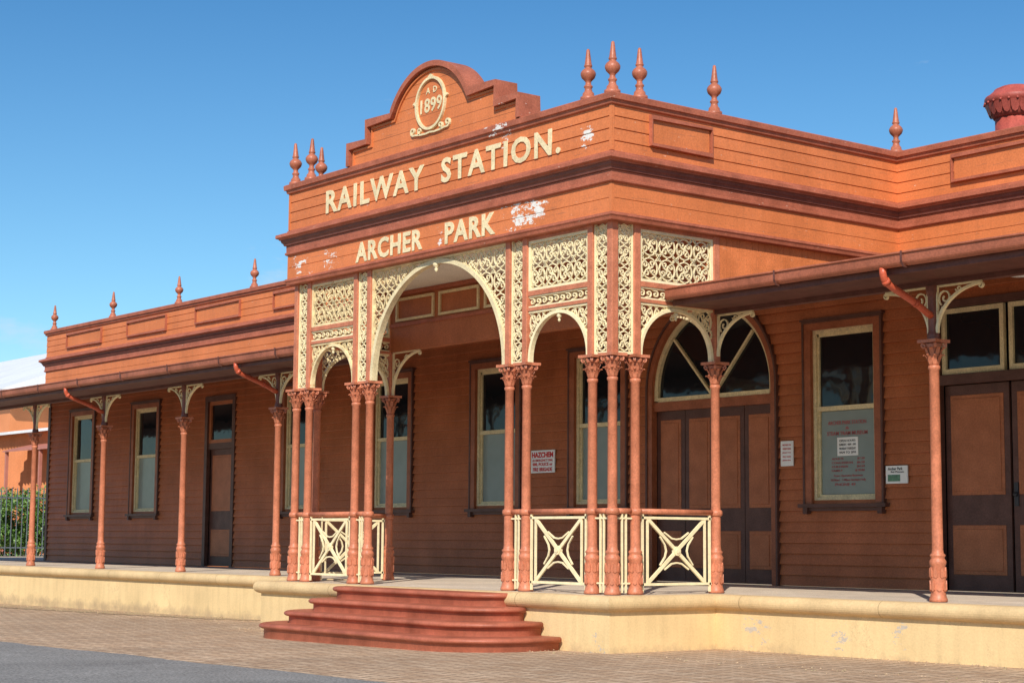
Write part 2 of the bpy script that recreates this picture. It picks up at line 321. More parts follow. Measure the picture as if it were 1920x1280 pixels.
for k in range(5):
    c=-25.72+3.42*k
    if c<-9: frame_panel(c-1.02,c+1.02,5.36,5.74,FR(YW-.122),-1)
frame_panel(.46,1.52,5.36,5.74,SD(.122),1)
frame_panel(1.05,3.2,5.36,5.74,FR(YW-.122),-1); frame_panel(4.5,6.6,5.36,5.74,FR(YW-.122),-1)
def ped(ins):
    hs=[1.97-ins,1.5-ins]; r=1.0-ins; cz=6.03; z1_,z2_=6.22-ins,6.48-ins
    a0=math.asin((z2_-cz)/r)
    right=[(hs[0],5.935),(hs[0],z1_),(hs[1],z1_),(hs[1],z2_)]
    ar=[(r*math.cos(a),cz+r*math.sin(a)) for a in [a0+(PI-2*a0)*i/36 for i in range(37)]]
    left=[(-x,z) for x,z in right[::-1]]
    return [(CX+x,z) for x,z in right+ar+left]
b=MB(); b.prism(ped(.03),-.135,.10,FR(0)); o=b.build('pediment',paint('pediment_board_paint',ORG,.5,.15,.3,.8,peel=.258,spots=FS,streak=.10,grooves=.155,crack=.6,fine=.12),SB)
b=MB(); b.ribbon(ped(.0),.075,.36,FR(-.03)); b.build('pediment_coping',M['trim'],SB)
b=MB(); b.ribbon(ped(.075),.025,.03,FR(-.145)); b.build('pediment_moulding',M['board'],SB)
EZ=6.50; EX=CX
em=MB(); F=FR(-.15)
em.ribbon(arc(EX,EZ,.33,0,2*PI,40,.35)[:-1],.036,.04,F,True)
def spiral(cx,cy,r0,r1,a0,turns,n=16):
    return [(cx+(r0+(r1-r0)*i/n)*math.cos(a0+2*PI*turns*i/n),cy+(r0+(r1-r0)*i/n)*math.sin(a0+2*PI*turns*i/n)) for i in range(n+1)]
for s in (-1,1):
    em.ribbon([(EX+s*x,EZ+z) for x,z in [(.0,-.40),(.10,-.41),(.22,-.405),(.34,-.39)]+spiral(.40,-.33,.058,.014,-PI/2,1.1)],.024,.03,F)
    em.ribbon([(EX+s*x,EZ+z) for x,z in spiral(.24,-.345,.05,.012,-PI*.5,1.1)],.018,.03,F)
    em.ribbon([(EX+s*x,EZ+z) for x,z in [(.345,.02),(.375,.06),(.40,.04)]],.02,.03,F)
em.ribbon([(EX-.05,EZ+.36),(EX,EZ+.39),(EX+.05,EZ+.36)],.025,.03,F)
eo=em.build('date_emblem',M['cream'],SB)
text('1899','date_numerals',M['cream'],eo,EX-.25,EX+.25,EZ-.12,EZ+.08,-.141,.008,.02,1.05)
text('A  D','date_letters',M['cream'],eo,EX-.12,EX+.13,EZ+.14,EZ+.225,-.141,.008,.015)
sl_=paint('weathered_cream_letter_paint',(.82,.67,.40),.55,.14,.15,6.,peel=.25,peelcol=(.5,.22,.10),streak=.08)
pl_=paint('peeling_cream_letter_paint',(.82,.67,.40),.5,.12,.1,7.,peel=.33,peelcol=(.8,.78,.74))
text('RAILWAY','sign_lettering',sl_,SB,-6.2,-3.72,5.345,5.685,-.134,.010,.026,1.18)
text('STATION.','sign_lettering',sl_,SB,-3.32,-.82,5.355,5.695,-.134,.010,.026,1.18)
text('ARCHER','sign_lettering',sl_,SB,-5.38,-3.74,4.52,4.81,-.135,.010,.032,1.12)
text('PARK','sign_lettering',pl_,SB,-3.22,-2.12,4.52,4.81,-.135,.010,.032,1.12)
fp=[(.10,0),(.10,.05),(.075,.06),(.07,.10),(.05,.12),(.042,.16),(.055,.175),(.055,.19),(.038,.205),(.034,.24),(.05,.26),(.08,.29),(.094,.325),(.095,.35),(.082,.375),(.075,.385),(.052,.405),(.036,.42),(.05,.432),(.052,.445),(.044,.46),(.036,.52),(.026,.60),(.02,.645),(.01,.655)]
def finial(x,y,s=1.):
    b=MB(); b.lathe([(r*s,z*s) for r,z in fp],(0,0,0),18); o=b.build('finial',M['finial'],SB,(x,y,5.925)); o.rotation_euler=(R(random.uniform(-1.2,1.2)),R(random.uniform(-1.2,1.2)),0)
for x,y in [(0.06,-.06),(-.38,-.06),(.06,.38),(-W-.06,-.06),(-W+.38,-.06),(-W-.06,.38),(.06,S1-.05),(.06,YW-.06)]: finial(x,y)
for k in range(6): finial(-27.75+3.43*k,YW-.05)
finial(4.0,YW-.05)
# ---------------------------------------------------------------- columns
def col_mesh():
    b=MB(); b.lathe([(.098,0),(.098,.03),(.088,.05),(.082,.08),(.078,.10),(.083,.24),(.078,.38),(.088,.40),(.092,.43),(.08,.45),(.07,.47),(.084,.49),(.084,.50),(.064,.52),(.06,.56),(.055,2.5),(.066,2.51),(.066,2.54),(.054,2.55)],(0,0,0),20)
    return b
def relief():
    b=MB()
    for zz,h in ((.11,.12),(.25,.12)):
        for k in range(8):
            a=2*PI*(k+(.5 if zz>.2 else 0))/8
            def Mx(u,v,d,a=a): 
                r=.08+d; return (r*math.cos(a)-u*math.sin(a),r*math.sin(a)+u*math.cos(a),v)
            b.prism([(-.022,zz+.02),(0,zz),(.022,zz+.02),(.018,zz+h*.7),(0,zz+h),(-.018,zz+h*.7)],-.01,.011,Mx)
    return b
def capital():
    b=MB(); b.lathe([(.054,2.55),(.056,2.60),(.062,2.66),(.075,2.74),(.095,2.785)],(0,0,0),16)
    for row,(z0,r0,h) in enumerate(((2.56,.056,.11),(2.64,.066,.11))):
        for k in range(8):
            a=2*PI*(k+.5*row)/8; pr=[(0,0,.04),(.012,.4,.05),(.03,.75,.042),(.052,.98,.03),(.066,.88,.016)]
            vs=[]
            for dr,t,w in pr:
                r=r0+dr; 
                for sgn in (-1,1):
                    vs.append((r*math.cos(a)-sgn*w/2*math.sin(a),r*math.sin(a)+sgn*w/2*math.cos(a),z0+h*t))
            n=len(vs); inner=[(x*.9,y*.9,z-.006) for x,y,z in vs]
            fs=[(2*i,2*i+1,2*i+3,2*i+2) for i in range(4)]+[(n+2*i,n+2*i+2,n+2*i+3,n+2*i+1) for i in range(4)]+[(2*i,2*i+2,n+2*i+2,n+2*i) for i in range(4)]+[(2*i+1,n+2*i+1,n+2*i+3,2*i+3) for i in range(4)]+[(8,9,n+9,n+8)]
            b.add(vs+inner,fs)
    for k in range(4):
        a=PI/4+PI/2*k
        def Mv(u,v,d,a=a): 
            return ((.1+u)*math.cos(a)-d*math.sin(a),(.1+u)*math.sin(a)+d*math.cos(a),v)
        b.ribbon(spiral(.012,2.765,.028,.006,PI/2,-1.2,10),.014,.03,Mv)
    b.prism([(.125,.125),(.0,.1),(-.125,.125),(-.1,0),(-.125,-.125),(0,-.1),(.125,-.125),(.1,0)],0,.035,PL(2.795))
    return b
cm=col_mesh().build('column',M['post'],SB); rm=relief().build('pedestal_relief',M['post'],cm); km=capital().build('capital',M['post'],cm)
b=MB(); b.lathe([(.06,.93),(.078,.94),(.085,.97),(.078,1.0),(.06,1.01)],(0,0,0),16); clm=b.build('collar',M['post'],cm)
def column(x,y,first=False,collar=True,name='column'):
    if first: o=cm; o.location=(x,y,0); return o
    o=cm.copy(); o.name=name; COL.objects.link(o); o.location=(x,y,0)
    for c in (rm,km)+((clm,) if collar else ()):
        d=c.copy(); COL.objects.link(d); d.parent=o
    return o
FX=[0,-.36,-1.62,-1.97,-5.16,-5.51,-W+.36,-W]
PC=[(x,0) for x in FX]+[(0,.36),(-W,.36)]
for i,(x,y) in enumerate(PC): column(x,y,i==0)
for x in (0,-W): column(x,S1,collar=True)
LP=[-W-S2*k for k in range(1,7)]; RP=[S2*k for k in (1,2,3)]
for x in LP+RP: column(x,S1,collar=False,name='verandah_post')
for x,y in PC+[(0,S1),(-W,S1)]:
    b=MB(); b.box(-.048,.048,-.05,.05,2.83,4.41); b.build('upper_post',M['post'],SB,(x,y,0),.008)
for x in LP+RP:
    b=MB(); b.lathe([(.07,2.83),(.07,2.88),(.055,2.92),(.055,3.3),(.075,3.36),(.075,3.42)],(0,0,0),8,False); b.build('upper_post',M['maroon'],SB,(x,S1,0))  # maroon instead of post paint puts the roof's shade into the colour
# ---------------------------------------------------------------- lace
def clip_add(b,pts,keep,w,d,Mp,w1=None):
    cur=[]
    for p in pts:
        if keep is None or keep(*p): cur.append(p)
        else:
            if len(cur)>1: b.ribbon(cur,w,d,Mp,w1=w1)
            cur=[]
    if len(cur)>1: b.ribbon(cur,w,d,Mp,w1=w1)
def lace_fill(b,u0,u1,v0,v1,t,Mp,keep=None,w=.014,d=.016):
    """foliate roundels: pinwheels of volutes inside an open circle of scrolls, small curls in the corners"""
    nx=max(1,round((u1-u0)/t)); ny=max(1,round((v1-v0)/t)); A=(u1-u0)/nx; B=(v1-v0)/ny; m=min(A,B); ax,ay=A/m,B/m
    for i in range(nx):
        for j in range(ny):
            cx=u0+A*(i+.5); cy=v0+B*(j+.5); h=1 if (i+j)%2 else -1
            def P(pts,rot):
                c,s=math.cos(rot),math.sin(rot); return [(cx+(x*c-h*y*s)*m*ax,cy+(x*s+h*y*c)*m*ay) for x,y in pts]
            for q in range(4):
                r0=PI/2*q*1.0
                outer=[(.44*math.cos(a),.44*math.sin(a)) for a in [R(x) for x in range(-52,30,9)]]
                vol=[]
                for k in range(17):
                    f=k/16; rr=.155-.125*f; a=R(30)+2*PI*1.1*f; vol.append((.285*math.cos(R(30))+rr*math.cos(a),.285*math.sin(R(30))+rr*math.sin(a)))
                clip_add(b,P(outer+vol,r0),keep,w,d,Mp,w*.8)
                clip_add(b,P([(.0,.0),(.06,-.02),(.12,-.03),(.17,-.085),(.19,-.15)],r0),keep,w*.7,d,Mp,w*1.6)
                clip_add(b,P([(.30,.33),(.36,.36),(.42,.44),(.5,.5)],r0),keep,w*.7,d,Mp,w*1.2)
                clip_add(b,P(spiral(.41,.42,.06,.02,PI*1.2,-.8,7),r0),keep,w*.8,d,Mp)
                clip_add(b,P([(.44,.0),(.5,.0)],r0),keep,w*1.5,d,Mp)
            clip_add(b,P([(.045*math.cos(x*.785),.045*math.sin(x*.785)) for x in range(9)],0),keep,w*1.2,d*1.3,Mp)
def bars(b,rects,d,Mp):
    for u0,u1,v0,v1 in rects: b.prism([(u0,v0),(u1,v0),(u1,v1),(u0,v1)],-d/2,d/2,Mp)
def bay(u0,u1,Mp,mk=None):
    for za,zb in ((3.475,3.515),(3.665,3.725),(4.36,4.405)):
        b=MB(); bars(b,[(u0,u1,za,zb)],.07,Mp); b.build('lattice_rail',M['post'],SB)
    w=.035
    b=MB(); bars(b,[(u0,u1,3.725,3.725+w),(u0,u1,4.36-w,4.36),(u0,u0+w,3.725+w,4.36-w),(u1-w,u1,3.725+w,4.36-w)],.05,Mp)
    lace_fill(b,u0+w,u1-w,3.725+w,4.36-w,.285,Mp,w=.0155); b.build('lattice_panel',mk or M['lace'],SB)
    b=MB(); bars(b,[(u0,u1,3.515,3.535),(u0,u1,3.645,3.665)],.04,Mp)
    n=int((u1-u0)/.11); s_=(u1-u0)/n
    for k in range(n):
        cc=u0+s_*(k+.5); sg=1 if k%2 else -1
        b.ribbon([(cc+s_*x,3.59+sg*.045*z) for x,z in [(-.5,-1.2),(-.2,-.9)]+[(.45*(1-f*.8)*math.cos(-PI*.6+2*PI*1.1*f),1.0*(1-f*.8)*math.sin(-PI*.6+2*PI*1.1*f)) for f in [q/10 for q in range(11)]]],.013,.02,Mp)
    b.build('lattice_strip',M['lace'],SB)
    c=(u0+u1)/2; r=(u1-u0)/2-.02
    b=MB(); b.ribbon([(c-r,2.83)]+arc(c,2.86,r,PI,0,28,.56)+[(c+r,2.83)],.04,.06,Mp)
    lace_fill(b,u0,u1,2.86,3.475,.25,Mp,lambda x,z:((x-c)/r)**2+((z-2.86)/.56)**2>1.02,w=.014)
    bars(b,[(u0,u1,3.445,3.475)],.04,Mp)
    o=b.build('arch_spandrel',mk or M['lace'],SB)
    b=MB(); P=Mp(c,3.40,0); b.lathe([(.004,-.11),(.016,-.10),(.02,-.08),(.008,-.065),(.03,-.05),(.035,-.03),(.02,-.01),(.012,.02)],P,10); b.build('pendant_drop',M['cream'],SB)
def strip(u0,u1,Mp):
    b=MB(); w=.018; bars(b,[(u0,u0+w,2.83,4.40),(u1-w,u1,2.83,4.40),(u0+w,u1-w,2.83,2.86)],.04,Mp)
    lace_fill(b,u0+w,u1-w,2.86,4.40,(u1-u0)*1.0,Mp,w=.0155); b.build('lattice_strip',M['lace'],SB)
h=.05
for (a,c) in ((-1.62+h,-.36-h),(-W+.36+h,-5.51-h)): bay(a,c,FR(0),M['rusty'] if a<-5 else None)
for (a,c) in ((-.36+h,-h),(-1.97+h,-1.62-h),(-5.51+h,-5.16-h),(-W+h,-W+.36-h)): strip(a,c,FR(0))
for X in (0,-W):
    bay(.36+h,S1-h,SD(X)); strip(h,.36-h,SD(X))
u0,u1=-5.16+h,-1.97-h; c=(u0+u1)/2; r=(u1-u0)/2-.03; rz=4.36-2.85
b=MB(); b.ribbon([(c-r,2.83)]+arc(c,2.85,r,PI,0,48,rz-.02)+[(c+r,2.83)],.06,.09,FR(0)); b.build('main_arch_rim',M['cream'],SB)
for s in (-1,1):
    b=MB(); ua,ub=(u0,c) if s<0 else (c,u1)
    lace_fill(b,ua,ub,2.85,4.40,.285,FR(0),lambda x,z:((x-c)/r)**2+((z-2.85)/(rz-.02))**2>1.02,w=.015)
    ue=u0 if s<0 else u1-.03
    bars(b,[(ue,ue+.03,2.83,4.37),(ua,ub,4.37,4.40)],.05,FR(0)); b.build('main_arch_spandrel',M['rusty'] if s<0 else M['lace'],SB)
b=MB(); b.lathe([(.004,-.16),(.02,-.14),(.03,-.11),(.012,-.09),(.045,-.07),(.05,-.04),(.03,-.01),(.02,.02)],(c,-.02,4.35),12); b.build('pendant_drop',M['cream'],SB)
def bracket(x,s,y=S1,z0=2.9,z1=3.42,L=.60):
    b=MB(); Mp=FR(y); o=x+s*.055
    def cv(t,k=1):
        a=PI/2*t; return (o+s*(L-L*math.cos(a)*k),z0+(z1-z0-.03)*math.sin(a)*k)
    b.ribbon([cv(i/16) for i in range(17)],.026,.04,Mp)
    b.ribbon([(o+s*.010,z0),(o+s*.010,z1-.01)],.02,.03,Mp); b.ribbon([(o,z1-.012),(o+s*L,z1-.012)],.02,.03,Mp)
    H=z1-z0
    b.ribbon([(o+s*(.115+.095*(1-f*.8)*math.cos(PI*1.3-2*PI*1.3*f)),z0+H*.73+.095*(1-f*.8)*math.sin(PI*1.3-2*PI*1.3*f)) for f in [q/14 for q in range(15)]],.014,.02,Mp)
    b.ribbon([(o+s*u*L/.6,z0+H*v) for u,v in [(.02,.35),(.05,.45),(.08,.54)]],.014,.02,Mp)
    b.ribbon([(o+s*(.30*L/.6+.045*(1-f*.8)*math.cos(PI+2*PI*1.2*f)),z0+H*.88+.045*(1-f*.8)*math.sin(PI+2*PI*1.2*f)) for f in [q/9 for q in range(10)]],.012,.02,Mp)
    b.ribbon([(x_,z_) for x_,z_ in spiral(o+s*(L-.01),z1-.055,.035,.008,PI/2,1.1*(-s),9)],.014,.03,Mp)
    b.build('post_bracket',M['lace'],SB)
for x in LP+RP:
    for s in (-1,1): bracket(x,s)
bracket(0,1); bracket(0,-1,z0=2.83,z1=3.50,L=.72); bracket(-W,-1); bracket(-W,1,z0=2.83,z1=3.5,L=.72)
b=MB(); b.box(-W+.05,-.05,S1-.05,S1+.05,3.5,3.88); b.box(-W+.05,-.05,S1-.04,S1+.04,3.88,4.42); b.build('inner_beam',M['wall'],SB)
for za,zb in ((3.88,3.93),(4.36,4.42)):
    b=MB(); b.box(-W+.05,-.05,S1-.075,S1+.06,za,zb); b.build('beam_moulding',M['trim'],SB)
for k in range(6):
    a=-W+.2+k*1.13; b=MB(); bars(b,[(a,a+1.0,4.28,4.32),(a,a+1.0,3.96,4.0),(a,a+.04,4.0,4.28),(a+.96,a+1.0,4.0,4.28)],.03,FR(S1-.055)); b.build('beam_panel_frame',M['cream'],SB)
b=MB(); b.box(-W+.05,-.05,.07,YW,4.425,4.48); b.build('portico_ceiling',M['ceil'],SB)
bv=paint('vertical_board_paint',ORG,.5,.22,.15,3.,crack=.3)
for X,s in ((0,1),(-W,-1)):
    b=MB(); n=30; dy=(YW-S1-.05)/n
    for i in range(n):
        y=S1+.05+dy*i; zb=3.60+(y-.84)*.177; b.box(X-.04,X+.045,y+.005,y+dy,zb,4.41)
        b.box(X-.03,X+.03,y,y+dy+.005,zb,4.41)
    b.build('gable_boarding',bv,SB)
# ---------------------------------------------------------------- verandah roofs
def vroof(x0,x1,gx0,gx1):
    b=MB(); y0,y1=.84,YW-.05; za,zb=3.60,4.36
    b.prism([(y0,za),(y1,zb),(y1,zb+.05),(y0,za+.05)],x0,x1,lambda u,v,d:(d,u,v)); b.build('verandah_roof',M['eave'],SB)
    b=MB(); b.box(x0,x1,S1-.055,S1+.055,3.42,3.60); b.build('verandah_beam',M['eave'],SB)
    b=MB(); b.box(gx0,gx1,.90,.93,3.46,3.60); b.build('eave_fascia',M['eave'],SB)
    b=MB(); b.box(gx0,gx1,.93,S1-.055,3.475,3.50); b.build('eave_soffit',M['eave'],SB)
    b=MB(); pr=[(.895,3.65),(.895,3.565)]+[(.83+.06*math.cos(R(a)),3.575+.055*math.sin(R(a))) for a in range(-20,-181,-20)]+[(.765,3.64),(.745,3.652),(.75,3.668),(.775,3.66)]+[(.785,3.60),(.88,3.60),(.885,3.65)]
    b.prism(pr,gx0,gx1,lambda u,v,d:(d,u,v)); b.build('gutter',M['gutter'],SB)
    n=int((gx1-gx0)/1.8)
    for k in range(1,n):
        b=MB(); x=gx0+(gx1-gx0)*k/n; b.prism([(.742,3.672),(.745,3.57),(.775,3.515),(.83,3.508),(.90,3.55),(.90,3.54),(.83,3.50),(.77,3.507),(.737,3.568),(.735,3.672)],x,x+.022,lambda u,v,d:(d,u,v)); b.build('gutter_strap',M['eave'],SB)
vroof(.05,XR,.08,XR); vroof(-31.5,-W-.05,-31.5,-W-.08)
def downpipe(x):
    b=MB(); x0=x+.03; pts=[(x0,.83,3.54),(x0,.83,3.47),(x0,.845,3.42),(x0,.90,3.375),(x0,.98,3.34),(x+.01,1.38,3.21),(x,1.50,3.16),(x,1.58,3.12),(x,1.66,3.09)]
    b.tube(pts,.040,12); 
    for p,q in (((x0,.86,3.405),(x0,.90,3.375)),((x+.01,1.36,3.216),(x+.01,1.40,3.203))): b.tube([p,q],.048,12)
    b.build('downpipe',M['pipe'],SB)
downpipe(S2); downpipe(-W-S2); downpipe(-W-3*S2)
# ---------------------------------------------------------------- main wall with openings
WC=[-.98,-6.22,-8.95,-12.2,-15.5,-22.4,-25.85,5.2]
AD=-3.62
ops=[(c-.70,c+.70,1.2,3.74) for c in WC]+[(-19.42,-18.24,0,3.60),(.66,2.86,0,3.74)]
b=MB(); bh=.152; nrow=int(4.5/bh)+1
for i in range(nrow):
    z0=i*bh; z1=z0+bh; zc=(z0+z1)/2; cuts=[]
    for a,c,l,t in ops:
        if z1>l+.02 and z0<t-.02: cuts.append((a,c))
    if zc<2.93: cuts.append((AD-1.36,AD+1.36))
    elif zc<2.93+1.36:
        hw=math.sqrt(1.36**2-(zc-2.93)**2); cuts.append((AD-hw,AD+hw))
    cuts.sort(); x=XL; seg=[]
    for a,c in cuts:
        if a>x: seg.append((x,a))
        x=max(x,c)
    seg.append((x,XR))
    for a,c in seg:
        b.prism([(YW,z0+.004),(YW-.040,z0+.004),(YW-.040,z0+.016),(YW-.004,z1+.002),(YW,z1+.002)],a,c,lambda u,v,d:(d,u,v))
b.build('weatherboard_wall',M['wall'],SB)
b=MB()
for i in range(nrow): 
    z0=i*bh; b.prism([(XL,z0),(XL-.022,z0),(XL-.002,z0+bh),(XL,z0+bh)],YW,YW+9,lambda u,v,d:(u,d,v))
b.build('end_wall',M['wall'],SB)
b=MB(); b.box(XL-.03,XL+.1,YW-.05,YW+.06,0,4.5); b.build('corner_post',M['dark'],SB)
b=MB(); b.box(XL+.01,XR,YW+.30,YW+9,0,5.3); b.box(-W,0,.1,YW+.2,4.9,5.3); b.build('building_core',M['interior'],SB)
def win_parts(wd=.58,z0=1.22,z1=3.63,mid=2.49):
    o={}
    b=MB(); F=FR(-.03)
    bars(b,[(-wd-.12,-wd,z0-.06,z1+.10),(wd,wd+.12,z0-.06,z1+.10),(-wd,wd,z1,z1+.10)],.07,F); o['frame']=(b,M['arch'])
    b=MB(); bars(b,[(-wd-.155,-wd-.12,z0-.06,z1+.135),(wd+.12,wd+.155,z0-.06,z1+.135),(-wd-.12,wd+.12,z1+.10,z1+.135)],.09,F); bars(b,[(-wd-.18,wd+.18,z1+.135,z1+.165)],.12,F); o['outer_moulding']=(b,M['dark'])
    b=MB(); b.box(-wd-.22,wd+.22,-.12,.02,z0-.11,z0-.06); b.box(-wd-.15,wd+.15,-.06,.02,z0-.16,z0-.11)
    for s in (-1,1): b.box(s*(wd+.1)-.04,s*(wd+.1)+.04,-.10,.0,z0-.2,z0-.11)
    o['sill']=(b,M['dark'])
    b=MB(); F=FR(.03); t=.055
    bars(b,[(-wd,-wd+t,z0-.06,z1),(wd-t,wd,z0-.06,z1),(-wd+t,wd-t,z1-t,z1),(-wd+t,wd-t,z0-.06,z0+.03)],.07,F)
    bars(b,[(-wd+t,wd-t,mid-.02,mid+.045)],.06,FR(.04)); t2=.085
    bars(b,[(-wd+t,-wd+t2,mid+.045,z1-t),(wd-t2,wd-t,mid+.045,z1-t),(-wd+t,wd-t,z1-t-.04,z1-t)],.04,FR(.05))
    bars(b,[(-wd+t,-wd+t2,z0+.03,mid-.02),(wd-t2,wd-t,z0+.03,mid-.02),(-wd+t2,wd-t2,z0+.03,z0+.07)],.04,FR(.06))
    o['sash']=(b,M['cream'])
    b=MB(); b.box(-wd+.06,wd-.06,.060,.066,mid,z1-.05); o['upper_pane']=(b,M['glass'])
    b=MB(); b.box(-wd+.06,wd-.06,.070,.076,z0,mid); o['lower_pane']=(b,M['frost'])
    return o
wp=win_parts()
f0=wp.pop('frame'); fr=f0[0].build('window',f0[1],SB); kids=[bb.build(n,m,fr) for n,(bb,m) in wp.items()]
for i,c in enumerate(WC):
    if i==0: fr.location=(c,YW,0); continue
    o=fr.copy(); COL.objects.link(o); o.location=(c,YW,0)
    for k in kids: d=k.copy(); COL.objects.link(d); d.parent=o
b=MB(); pth=[(AD-1.325,0),(AD-1.325,2.93)]+arc(AD,2.93,1.325,PI,0,40)[1:-1]+[(AD+1.325,2.93),(AD+1.325,0)]
b.ribbon(pth,.10,.11,FR(YW-.01)); ad=b.build('arched_door',M['arch'],SB)
b=MB(); pth=[(AD-1.39,0),(AD-1.39,2.93)]+arc(AD,2.93,1.39,PI,0,40)[1:-1]+[(AD+1.39,2.93),(AD+1.39,0)]; b.ribbon(pth,.035,.13,FR(YW-.02)); b.build('arch_moulding',M['dark'],ad)
b=MB(); pth=[(AD-1.24,2.80)]+arc(AD,2.93,1.24,PI,0,40)+[(AD+1.24,2.80)]; b.ribbon(pth,.07,.07,FR(YW+.03)); bars(b,[(AD-1.2,AD+1.2,2.78,2.85)],.07,FR(YW+.03))
for an in (45,135): b.ribbon([(AD+.05*math.cos(R(an)),2.86),(AD+1.2*math.cos(R(an)),2.90+1.2*math.sin(R(an)))],.035,.05,FR(YW+.03))
bars(b,[(AD-.04,AD+.04,2.85,4.12)],.06,FR(YW+.031)); b.build('fanlight_frame',M['cream'],ad)
b=MB(); b.prism([(AD-1.22,2.8)]+arc(AD,2.93,1.22,PI,0,40)+[(AD+1.22,2.8)],.055,.062,FR(YW)); b.build('fanlight_pane',M['glass'],ad)
b=MB(); bars(b,[(AD-1.275,AD+1.275,2.64,2.78)],.10,FR(YW+.03)); b.build('transom',M['arch'],ad)
def leaf(x0,x1,z1,par,panels,mid=None):
    b=MB(); b.box(x0,x1,YW+.05,YW+.09,0.01,z1)
    o=b.build('door_leaf',M['dark'],par); s=.085
    b=MB()
    for za,zb in panels:
        b.box(x0+s,x1-s,YW+.042,YW+.055,za,zb); b.box(x0+s+.05,x1-s-.05,YW+.032,YW+.045,za+.05,zb-.05)
    b.build('door_panel',M['panel'],o,bevel=.006)
    return o
wl=2.55/4
for k in range(4): leaf(AD-1.275+wl*k+.006,AD-1.275+wl*(k+1)-.006,2.64,ad,[(.22,.78),(1.12,2.5)])
b=MB(); bars(b,[(.60,.72,0,3.82),(2.80,2.92,0,3.82),(.72,2.80,3.72,3.82),(.72,2.80,2.70,2.83)],.09,FR(YW-.01)); rd=b.build('double_door',M['dark'],SB)
leaf(.73,1.74,2.69,rd,[(.22,.86),(1.25,2.56)]); o=leaf(1.78,2.79,2.69,rd,[(.22,.86),(1.25,2.56)])
b=MB(); b.box(1.80,1.86,YW+.03,YW+.05,1.1,1.4); b.lathe([(.0,0),(.028,.005),(.03,.03),(.015,.04),(.015,.06)],(1.83,YW-.012,1.25),12,axis=1); b.build('door_handle',M['ink'],o)
for a,c in ((.73,1.72),(1.80,2.79)):
    b=MB(); t=.06; bars(b,[(a,a+t,2.84,3.71),(c-t,c,2.84,3.71),(a+t,c-t,3.65,3.71),(a+t,c-t,2.84,2.91)],.06,FR(YW+.02)); o=b.build('highlight_window',M['cream'],rd)
    b=MB(); b.box(a+.03,c-.03,YW+.03,YW+.036,2.86,3.69); b.build('highlight_pane',M['glass'],rd)
b=MB(); bars(b,[(-19.50,-19.38,0,3.72),(-18.28,-18.16,0,3.72),(-19.38,-18.28,3.60,3.72)],.09,FR(YW-.01)); ld=b.build('single_door',M['dark'],SB)
leaf(-19.37,-18.29,2.55,ld,[(.22,.80),(1.2,2.42)])
b=MB(); bars(b,[(-19.38,-19.30,2.68,3.60),(-18.36,-18.28,2.68,3.60),(-19.30,-18.36,3.52,3.60),(-19.30,-18.36,2.68,2.76)],.06,FR(YW+.02)); b.build('transom_window',M['panel'],ld)
b=MB(); bars(b,[(-19.38,-18.28,2.55,2.68)],.08,FR(YW+.02)); b.build('transom',M['dark'],ld)
b=MB(); b.box(-19.3,-18.36,YW+.03,YW+.036,2.74,3.54); b.build('transom_pane',M['glass'],ld)
# ---------------------------------------------------------------- balustrades
def balustrade(u0,u1,Mp,label,base):
    t=thing('balustrade_panel',label,'balustrade',base,'iron balustrade panels between the portico columns')
    inv=lambda u,v,d:tuple(a-c for a,c in zip(Mp(u,v,d),base))
    b=MB(); P=[inv(u0-.05,.975,0),inv(u1+.05,.975,0)]; b.tube(P,.034,10); b.build('handrail',M['post'],t)
    b=MB(); w=.026
    bars(b,[(u0,u1,.885,.915),(u0,u1,.10,.13),(u0+.01,u0+.01+w,.02,.95),(u1-.01-w,u1-.01,.02,.95)],.025,inv)
    bars(b,[(u0+.09,u0+.09+w,.13,.885),(u1-.09-w,u1-.09,.13,.885)],.022,inv); b.build('frame',M['lace'],t)
    a,c=u0+.12,u1-.12; m=(a+c)/2; q=.508
    b=MB(); b.ribbon([(a,.14),(c,.875)],.042,.02,inv); b.ribbon([(a,.875),(c,.14)],.042,.024,inv)
    for sx in (-1,1):
        b.ribbon([(m+sx*x,q+z) for x,z in [(.27,-.17),(.19,-.07),(.17,0),(.19,.07),(.27,.17)]],.019,.018,inv)
        b.ribbon([(m+x,q+sx*z) for x,z in [(-.20,.22),(-.08,.15),(0,.14),(.08,.15),(.20,.22)]],.019,.018,inv)
    b.build('cross_brace',M['lace'],t)
    b=MB(); b.prism(arc(m,q,.055,0,2*PI,16)[:-1],-.022,.022,inv); b.prism(arc(m,q,.028,0,2*PI,12)[:-1],-.032,.032,inv); b.build('rosette',M['lace'],t)
g=.09
balustrade(-1.62+g,-.36-g,FR(0),'cream iron balustrade panel on the front, between the steps and the nearest corner columns',(-.99,0,0))
balustrade(-W+.36+g,-5.51-g,FR(0),'cream iron balustrade panel on the front, left of the red steps',(-6.14,0,0))
balustrade(.36+g,S1-g,SD(0),'cream iron balustrade panel on the right side of the portico',(0,1.0,0))
balustrade(.36+g,S1-g,SD(-W),'cream iron balustrade panel on the far left side, seen behind the front columns',(-W,1.0,0))
def short_rail(u0,u1,Mp,label,base):
    t=thing('short_balustrade',label,'balustrade',base,'short balustrades closing the gaps between paired columns')
    inv=lambda u,v,d:tuple(a-c for a,c in zip(Mp(u,v,d),base))
    b=MB(); b.tube([inv(u0,.975,0),inv(u1,.975,0)],.034,10); b.build('handrail',M['post'],t)
    m=(u0+u1)/2; b=MB(); bars(b,[(m-.04,m-.02,.02,.95),(m+.02,m+.04,.02,.95),(u0,m-.04,.88,.90),(m+.04,u1,.88,.90),(m-.02,m+.02,.88,.90),(u0,m-.04,.12,.14),(m+.04,u1,.12,.14),(m-.02,m+.02,.12,.14)],.022,inv); b.build('bars',M['lace'],t)
